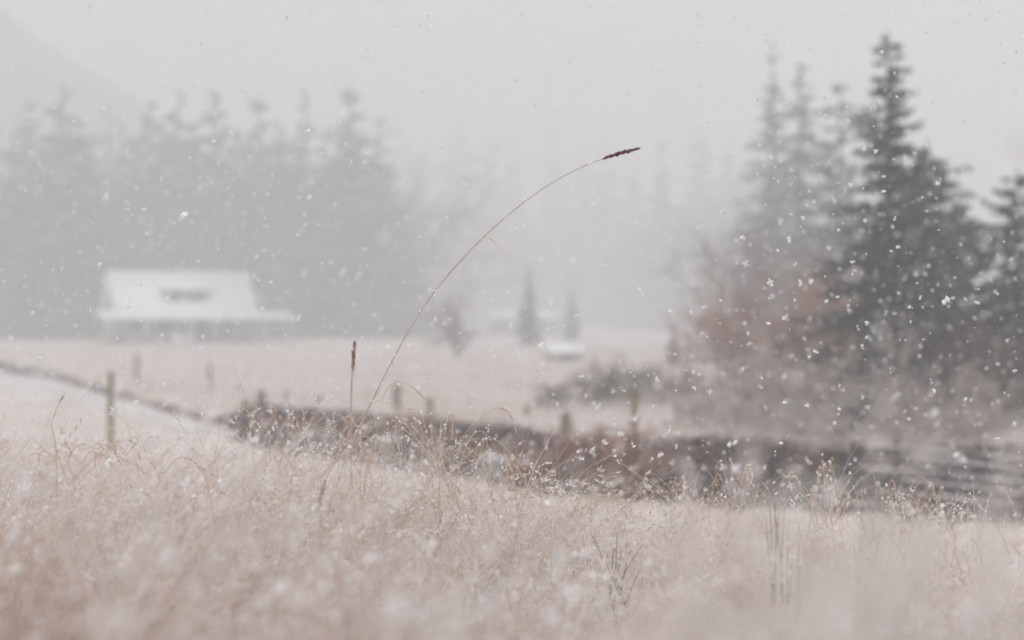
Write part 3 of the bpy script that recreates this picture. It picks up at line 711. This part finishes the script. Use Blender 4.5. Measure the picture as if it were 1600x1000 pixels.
# far wood across the valley
FARW = 'far conifers almost lost in the mist'
fars = [(655, 225), (715, 180), (760, 215), (800, 205), (865, 186), (905, 222), (945, 206), (985, 228), (1035, 206), (1095, 186), (1140, 215), (1180, 200)]
for i, (px, top) in enumerate(fars): conifer(px, [430, 465, 445][i % 3] if px < 1000 else 350, top, 'very faint conifer in the far wood across the valley', 'acde'[i % 4], FARW, wide=1.25)
for i in range(34):
    px = 590 + i * 19 + random.uniform(-8, 8); conifer(px, random.uniform(365, 420) if px < 1000 else random.uniform(285, 345), random.uniform(255, 345), 'very faint conifer in the far wood across the valley', 'acde'[i % 4], FARW, wide=1.4)

# ------------------------------------------------------------------ bare shrubs and deciduous trees
def shrub_mesh(seed, H, W, stems, depth, r0, kids=5, droop=.0, mt='greytwig', upright=.9):
    g = np.random.default_rng(seed); m = MB()
    def grow(p, dirn, L, r, lev):
        n = 5; P = [p]; d = dirn.copy()
        for i in range(n - 1):
            d = d + g.normal(0, .13, 3) + np.array([0, 0, -droop * (lev > 0)]); d /= np.linalg.norm(d)
            P.append(P[-1] + d * L / (n - 1))
        P = np.array(P); m.tube(P, np.linspace(r, r * .45, n), 3 if lev else 5, False)
        if lev < depth:
            for k in range(kids):
                t = g.uniform(.3, 1); q = P[min(n - 2, int(t * (n - 1)))]
                e = d + g.normal(0, .55, 3); e /= np.linalg.norm(e)
                grow(q, e, L * g.uniform(.45, .7), r * .55, lev + 1)
    for k in range(stems):
        a = g.uniform(0, 6.28); b = np.array([np.cos(a), np.sin(a), 0]) * W * .25 * g.uniform(0, 1)
        dd = np.array([np.cos(a) * W / H * g.uniform(.1, .9), np.sin(a) * W / H * g.uniform(.1, .9), upright]); dd /= np.linalg.norm(dd)
        grow(b, dd, H * g.uniform(.4, .62), r0 * g.uniform(.7, 1.1), 0)
    z = np.percentile(np.concatenate(m.V)[:, 2], 98); m.V = [v * (H / z) for v in m.V]
    return m.mesh('branches', M[mt])
SH = {}
def shrub(px, d, top, label, mt, W=1., seed=1, stems=9, depth=3, name='bare_shrub', cat='shrub', group=None, r=.022, kids=6, droop=.02, key=None, up=.9):
    o = ground(px, d); H = CAMZ - (top - HORIZ) / FPX * d - o[2]
    root = empty(name, o, label, cat, group, random.uniform(0, 6.28) if key else 0)
    k = key or (seed, mt, name)
    if k not in SH: SH[k] = (H, shrub_mesh(seed, H, H * W, stems, depth, r, kids, droop, mt, up))
    h0, me_ = SH[k]; c = link('branches', me_, root); s = H / h0; c.scale = (s, s, s)
# brambles behind the mossy post
shrub(957, 42, 568, 'dark bramble bush left of the mossy post', 'greytwig', 1.1, 61, 10, 3, r=.013)
shrub(895, 41, 600, 'low grey bramble above the bend of the creek', 'greytwig', 1.8, 62, 10, 3, r=.012, droop=.06)
shrub(1035, 44, 572, 'purplish-grey bramble right of the mossy post', 'greytwig', 1.6, 63, 12, 3, r=.014, droop=.05)
shrub(1110, 44, 590, 'brownish bramble between the mossy post and the rail fence', 'greytwig', 1.6, 64, 12, 3, r=.014, droop=.05)
for px, d, top, lb, sd_ in [(905, 29.9, 688, 'rust-brown dead fern at the left of the eroded bank', 91), (945, 29.4, 680, 'large rust-brown dead fern hanging over the eroded bank below the mossy post', 92), (985, 29.6, 692, 'rust-brown dead fern right of the large one on the eroded bank', 93),
                            (428, 41.4, 640, 'reddish dead fern at the left end of the dark bank', 94), (470, 40.2, 646, 'small reddish dead fern behind the snow-flecked grass clump', 95), (655, 36.8, 655, 'rusty dead fern below the olive leaning post', 96), (740, 35.2, 660, 'rusty dead fern on the bank right of the olive leaning post', 97)]:
    shrub(px, d, top, lb, 'fern', 1.5, sd_, 22, 2, 'dead_fern', 'fern', r=.018, kids=9, droop=.16)
# russet shrubs under the firs
shrub(1190, 50, 425, 'tall russet shrub below the leftmost firs', 'twig', .9, 65, 10, 3, r=.024)
shrub(1270, 46, 420, 'broad russet shrub at the centre foot of the firs', 'twig', .9, 66, 12, 3, r=.024)
shrub(1345, 44, 440, 'reddish shrub at the foot of the tallest fir', 'twig', .8, 67, 10, 3, r=.022)
shrub(1290, 41, 515, 'dark tangled bush low under the firs', 'darktwig', 1.2, 68, 14, 3, r=.016)
shrub(1460, 38, 500, 'russet bush at the right below the dark firs', 'twig', 1., 69, 12, 3, r=.018)
shrub(1540, 36, 540, 'dark bush at the far right edge behind the creek', 'darktwig', 1.2, 70, 12, 3, r=.016)
# pale dead stems in front of them
shrub(1200, 37, 560, 'pale dead weeds in front of the russet shrubs', 'paletwig', 1.6, 71, 24, 3, 'dead_weeds', 'weeds', r=.021, droop=.07)
shrub(1300, 36, 585, 'pale arching weeds above the rail fence', 'paletwig', 1.7, 72, 24, 3, 'dead_weeds', 'weeds', r=.021, droop=.08)
shrub(1390, 36, 545, 'tall pale weeds in front of the tallest fir', 'paletwig', 1.2, 73, 24, 3, 'dead_weeds', 'weeds', r=.021, droop=.06)
shrub(1480, 35, 590, 'pale bent weeds at the right edge above the creek', 'paletwig', 1.5, 74, 24, 3, 'dead_weeds', 'weeds', r=.021, droop=.08)
shrub(1110, 34, 620, 'low pale weeds on the bank right of the mossy post', 'paletwig', 2.0, 75, 20, 3, 'dead_weeds', 'weeds', r=.016, droop=.09)
shrub(1250, 34, 640, 'low pale weeds at the left end of the rail fence', 'paletwig', 2.4, 76, 22, 3, 'dead_weeds', 'weeds', r=.016, droop=.09)
shrub(1440, 33.6, 640, 'low pale weeds at the right end of the rail fence', 'paletwig', 2.4, 77, 22, 3, 'dead_weeds', 'weeds', r=.016, droop=.09)
# bare trees of the left wood and meadow
BT = 'bare trees at the front of the misty wood'
for i, (px, d, top) in enumerate([(470, 194, 262), (520, 198, 240), (585, 200, 245), (628, 198, 290), (420, 200, 300), (555, 188, 330), (645, 194, 370), (690, 188, 430), (150, 194, 330)]):
    shrub(px, d, top, 'bare pinkish tree fading in the mist at the front of the left wood', 'greytwig', .55, 80 + i % 3, 6, 4, 'bare_tree', 'tree', BT, .12, 4, .0, key='bt%d' % (i % 3))
shrub(716, 95, 468, 'faint slim bare tree in the meadow under the arching stem', 'greytwig', .3, 84, 5, 3, 'bare_tree', 'tree', None, .05, 5)
shrub(1140, 78, 330, 'tall faint bare tree left of the firs', 'greytwig', .5, 85, 6, 4, 'bare_tree', 'tree', None, .07, 4)

# ------------------------------------------------------------------ buildings
def house():
    d = 150.0; rz = R(22); o = ground(292, d)
    root = empty('cottage', o, 'grey cottage with a steep snow-covered roof and a dormer at the left', 'house', None, rz)
    kk = 150 / 122; root.scale = (kk, kk, kk); CZ = (CAMZ - o[2]) / kk
    ez, rzg, pe = CZ + .85, CZ + 3.45, CZ + .22
    hw = 4.95; D = 6.2
    m = MB(); P = [(0, 0, 0), (0, D, 0), (0, D, ez), (0, D / 2, rzg - .12), (0, 0, ez)]
    m.prism([(-hw + .3, y, z) for _, y, z in P], [(hw - .3, y, z) for _, y, z in P]); m.build('wall', M['wall'], root)
    m = MB(); th = .24
    for s in (0, 1):
        ye, yr = (-.45, D / 2) if s == 0 else (D + .45, D / 2)
        sl = (rzg - ez) / (D / 2); zl = ez - .45 * sl
        A = [(-hw, ye, zl), (-hw, yr, rzg), (-hw, yr, rzg + th), (-hw, ye, zl + th)]
        m.prism(A, [(hw, y, z) for _, y, z in A])
    rf = m.build('roof', M['snow'], root)
    # porch roof, wider than the house
    m = MB(); A = [(-6.2, -2.6, pe), (-6.2, -.01, pe + .42), (-6.2, -.01, pe + .66), (-6.2, -2.6, pe + .22)]
    m.prism(A, [(7.0, y, z) for _, y, z in A]); m.build('porch_roof', M['snow'], root)
    for xx in (-6, -3.2, 0, 2.8, 5.0, 6.8):
        m = MB(); m.box(xx - .08, xx + .08, -2.5, -2.34, 0, pe + .02); m.build('porch_post', M['trim'], root)
    m = MB(); m.box(-6.2, 7.0, -2.6, -.02, 0, .16); m.build('porch_floor', M['post'], root)
    # dormer
    m = MB(); m.box(-1.55, 1.75, .55, 2.6, ez + .30, ez + 1.42); dm = m.build('dormer', M['wall'], root)
    m = MB(); A = [(-1.8, .2, ez + 1.40), (-1.8, 2.9, ez + 2.25), (-1.8, 2.9, ez + 2.46), (-1.8, .2, ez + 1.62)]
    m.prism(A, [(2.0, y, z) for _, y, z in A]); m.build('dormer_roof', M['snow'], dm)
    for xx in (-.75, .75):
        m = MB(); m.box(xx - .5, xx + .5, .515, .545, ez + .62, ez + 1.3); m.build('pane', M['glass'], dm)
    for xx in (-3.4, -1.4, 3.2):
        m = MB()
        for a, b, c, e in ((-.55, -.47, .75, 1.85), (.47, .55, .75, 1.85), (-.47, .47, .75, .83), (-.47, .47, 1.77, 1.85)): m.box(xx + a, xx + b, -.05, -.004, c, e)
        wf = m.build('window', M['trim'], root)
        m = MB(); m.box(xx - .47, xx + .47, -.03, -.006, .83, 1.77); m.build('pane', M['glass'], wf)
    m = MB(); m.box(.6, 1.5, -.05, -.004, .17, 2.0); dr = m.build('door', M['door'], root)
    m = MB(); m.blob((1.4, -.09, 1.05), (.04, .04, .04), 1, 0); m.build('handle', M['trim'], dr)
house()
def hut(px, d, w_, dep, wall_h, roof_h, label, name, cat, rz=0.):
    o = ground(px, d); root = empty(name, o, label, cat, None, rz); hw = w_ / 2
    P = [(0, 0), (dep, 0), (dep, wall_h), (dep / 2, wall_h + roof_h - .05), (0, wall_h)]
    m = MB(); m.prism([(-hw, y, z) for y, z in P], [(hw, y, z) for y, z in P]); m.build('wall', M['wall'], root)
    m = MB(); sl = roof_h / (dep / 2)
    for s in (0, 1):
        ye = -.2 if s == 0 else dep + .2
        A = [(ye, wall_h - .2 * sl), (dep / 2, wall_h + roof_h), (dep / 2, wall_h + roof_h + .16), (ye, wall_h - .2 * sl + .16)]
        m.prism([(-hw - .2, y, z) for y, z in A], [(hw + .2, y, z) for y, z in A])
    m.build('roof', M['snow'], root)
    m = MB(); m.box(-.35, .35, -.04, -.004, .02, wall_h * .85); m.build('door', M['door'], root)
hut(886, 88, 1.6, 1.8, .42, .42, 'low hut with a snow-covered roof in front of the two middle conifers', 'hut', 'hut', R(8))
hut(815, 222, 8.4, 6, 2.0, .95, 'distant barn with a pale snowy roof behind the two middle conifers', 'barn', 'barn', R(-6))
# snowy bush before the cottage porch
o = ground(285, 136); root = empty('snowy_bush', o, 'snow-covered round bush before the cottage porch', 'shrub')
SHm = shrub_mesh(90, 1.0, 1.5, 10, 2, .02, 5, .03, 'greytwig'); link('branches', SHm, root)
m = MB()
for k in range(7): m.blob((random.uniform(-.6, .6), random.uniform(-.5, .5), random.uniform(.4, .75)), (.4, .36, .2), 90 + k, .3)
m.build('snow_cap', M['snow'], root, True)

# ------------------------------------------------------------------ falling snow
def flake_geo(mb, c, r, g):
    """a loose clump of crystal arms"""
    n = int(g.integers(5, 10)); D = g.normal(0, 1, (n, 3)); D /= np.linalg.norm(D, axis=1)[:, None]
    Wd = np.cross(D, g.normal(0, 1, (n, 3))); Wd /= np.linalg.norm(Wd, axis=1)[:, None]
    ln = g.uniform(.5, 1.15, (n, 1)) * r
    mb.quads(np.asarray(c) + D * ln * .45 + g.normal(0, .25, (n, 3)) * r, D * ln * .75, Wd * ln * .55)
g = np.random.default_rng(99)
protos = []
for k in range(8):
    m = MB(); flake_geo(m, (0, 0, 0), 1., g); protos.append(m.mesh('snowflake', M['flake']))
spots = [(1481, 470, 9), (290, 338, 8), (474, 333, 5), (1150, 732, 9), (1346, 542, 7), (1205, 440, 7), (1225, 630, 6), (1132, 330, 6), (1235, 375, 6), (1352, 232, 6), (1448, 228, 5), (1237, 758, 6), (1027, 592, 6), (1108, 612, 5), (1085, 605, 5), (155, 415, 5), (478, 204, 5), (333, 220, 4), (525, 320, 4), (424, 440, 4), (115, 330, 4), (232, 365, 4), (805, 355, 5), (1368, 235, 5), (1255, 340, 5), (1330, 410, 5), (1420, 480, 5), (1165, 412, 6), (1200, 505, 5), (1290, 470, 5), (1265, 300, 5), (1355, 505, 5), (1405, 385, 4), (1310, 360, 4), (1217, 285, 4), (1378, 300, 4), (1190, 590, 5), (1420, 655, 5), (1460, 610, 5), (1470, 790, 6), (1295, 845, 4), (945, 690, 6), (960, 665, 4), (992, 655, 4), (1032, 711, 7), (870, 420, 4), (1032, 335, 4), (680, 462, 4), (640, 540, 4), (607, 542, 5), (735, 548, 4), (845, 540, 5), (915, 548, 5), (1160, 575, 4), (1310, 640, 5), (200, 480, 4), (320, 525, 5), (255, 522, 5), (420, 540, 4), (175, 640, 4), (1400, 150, 4), (1290, 180, 4), (1230, 160, 4), (1330, 290, 5)]
for i, (px, py, s) in enumerate(spots):
    d = float(g.uniform(5.1, 6.7)); d = 3.9 if s >= 9 and px < 1300 else d
    o = link('snowflake', protos[i % 8]); o.location = tuple(at(px + g.normal(0, 1), d, py)); o.rotation_euler = tuple(g.uniform(0, 6.28, 3)); r = s / FPX * d * .95; o.scale = (r, r, r)
    tag(o, 'large white snowflake drifting in the air', 'snowflake', 'large drifting snowflakes')
m = MB()
def snow(n, d0, d1, r0, r1, pw=1.):
    for _ in range(n):
        d = d0 + (d1 - d0) * g.random() ** pw
        x = g.uniform(-.36, .36) * d; z = CAMZ + g.uniform(-.17, .21) * d
        if z < float(height(x, d)) + .25: continue
        flake_geo(m, (x, d, z), g.uniform(r0, r1), g)
snow(120, 1.1, 2.2, .0015, .004)
snow(650, 2.0, 4.6, .002, .007)
snow(2300, 4.6, 8, .0015, .008, .9)
snow(8000, 8, 20, .005, .014, .9)
snow(5000, 20, 60, .010, .024)
tag(m.build('falling_snow', M['flake']), 'small snowflakes falling thickly through the air', 'snow', kind='stuff')
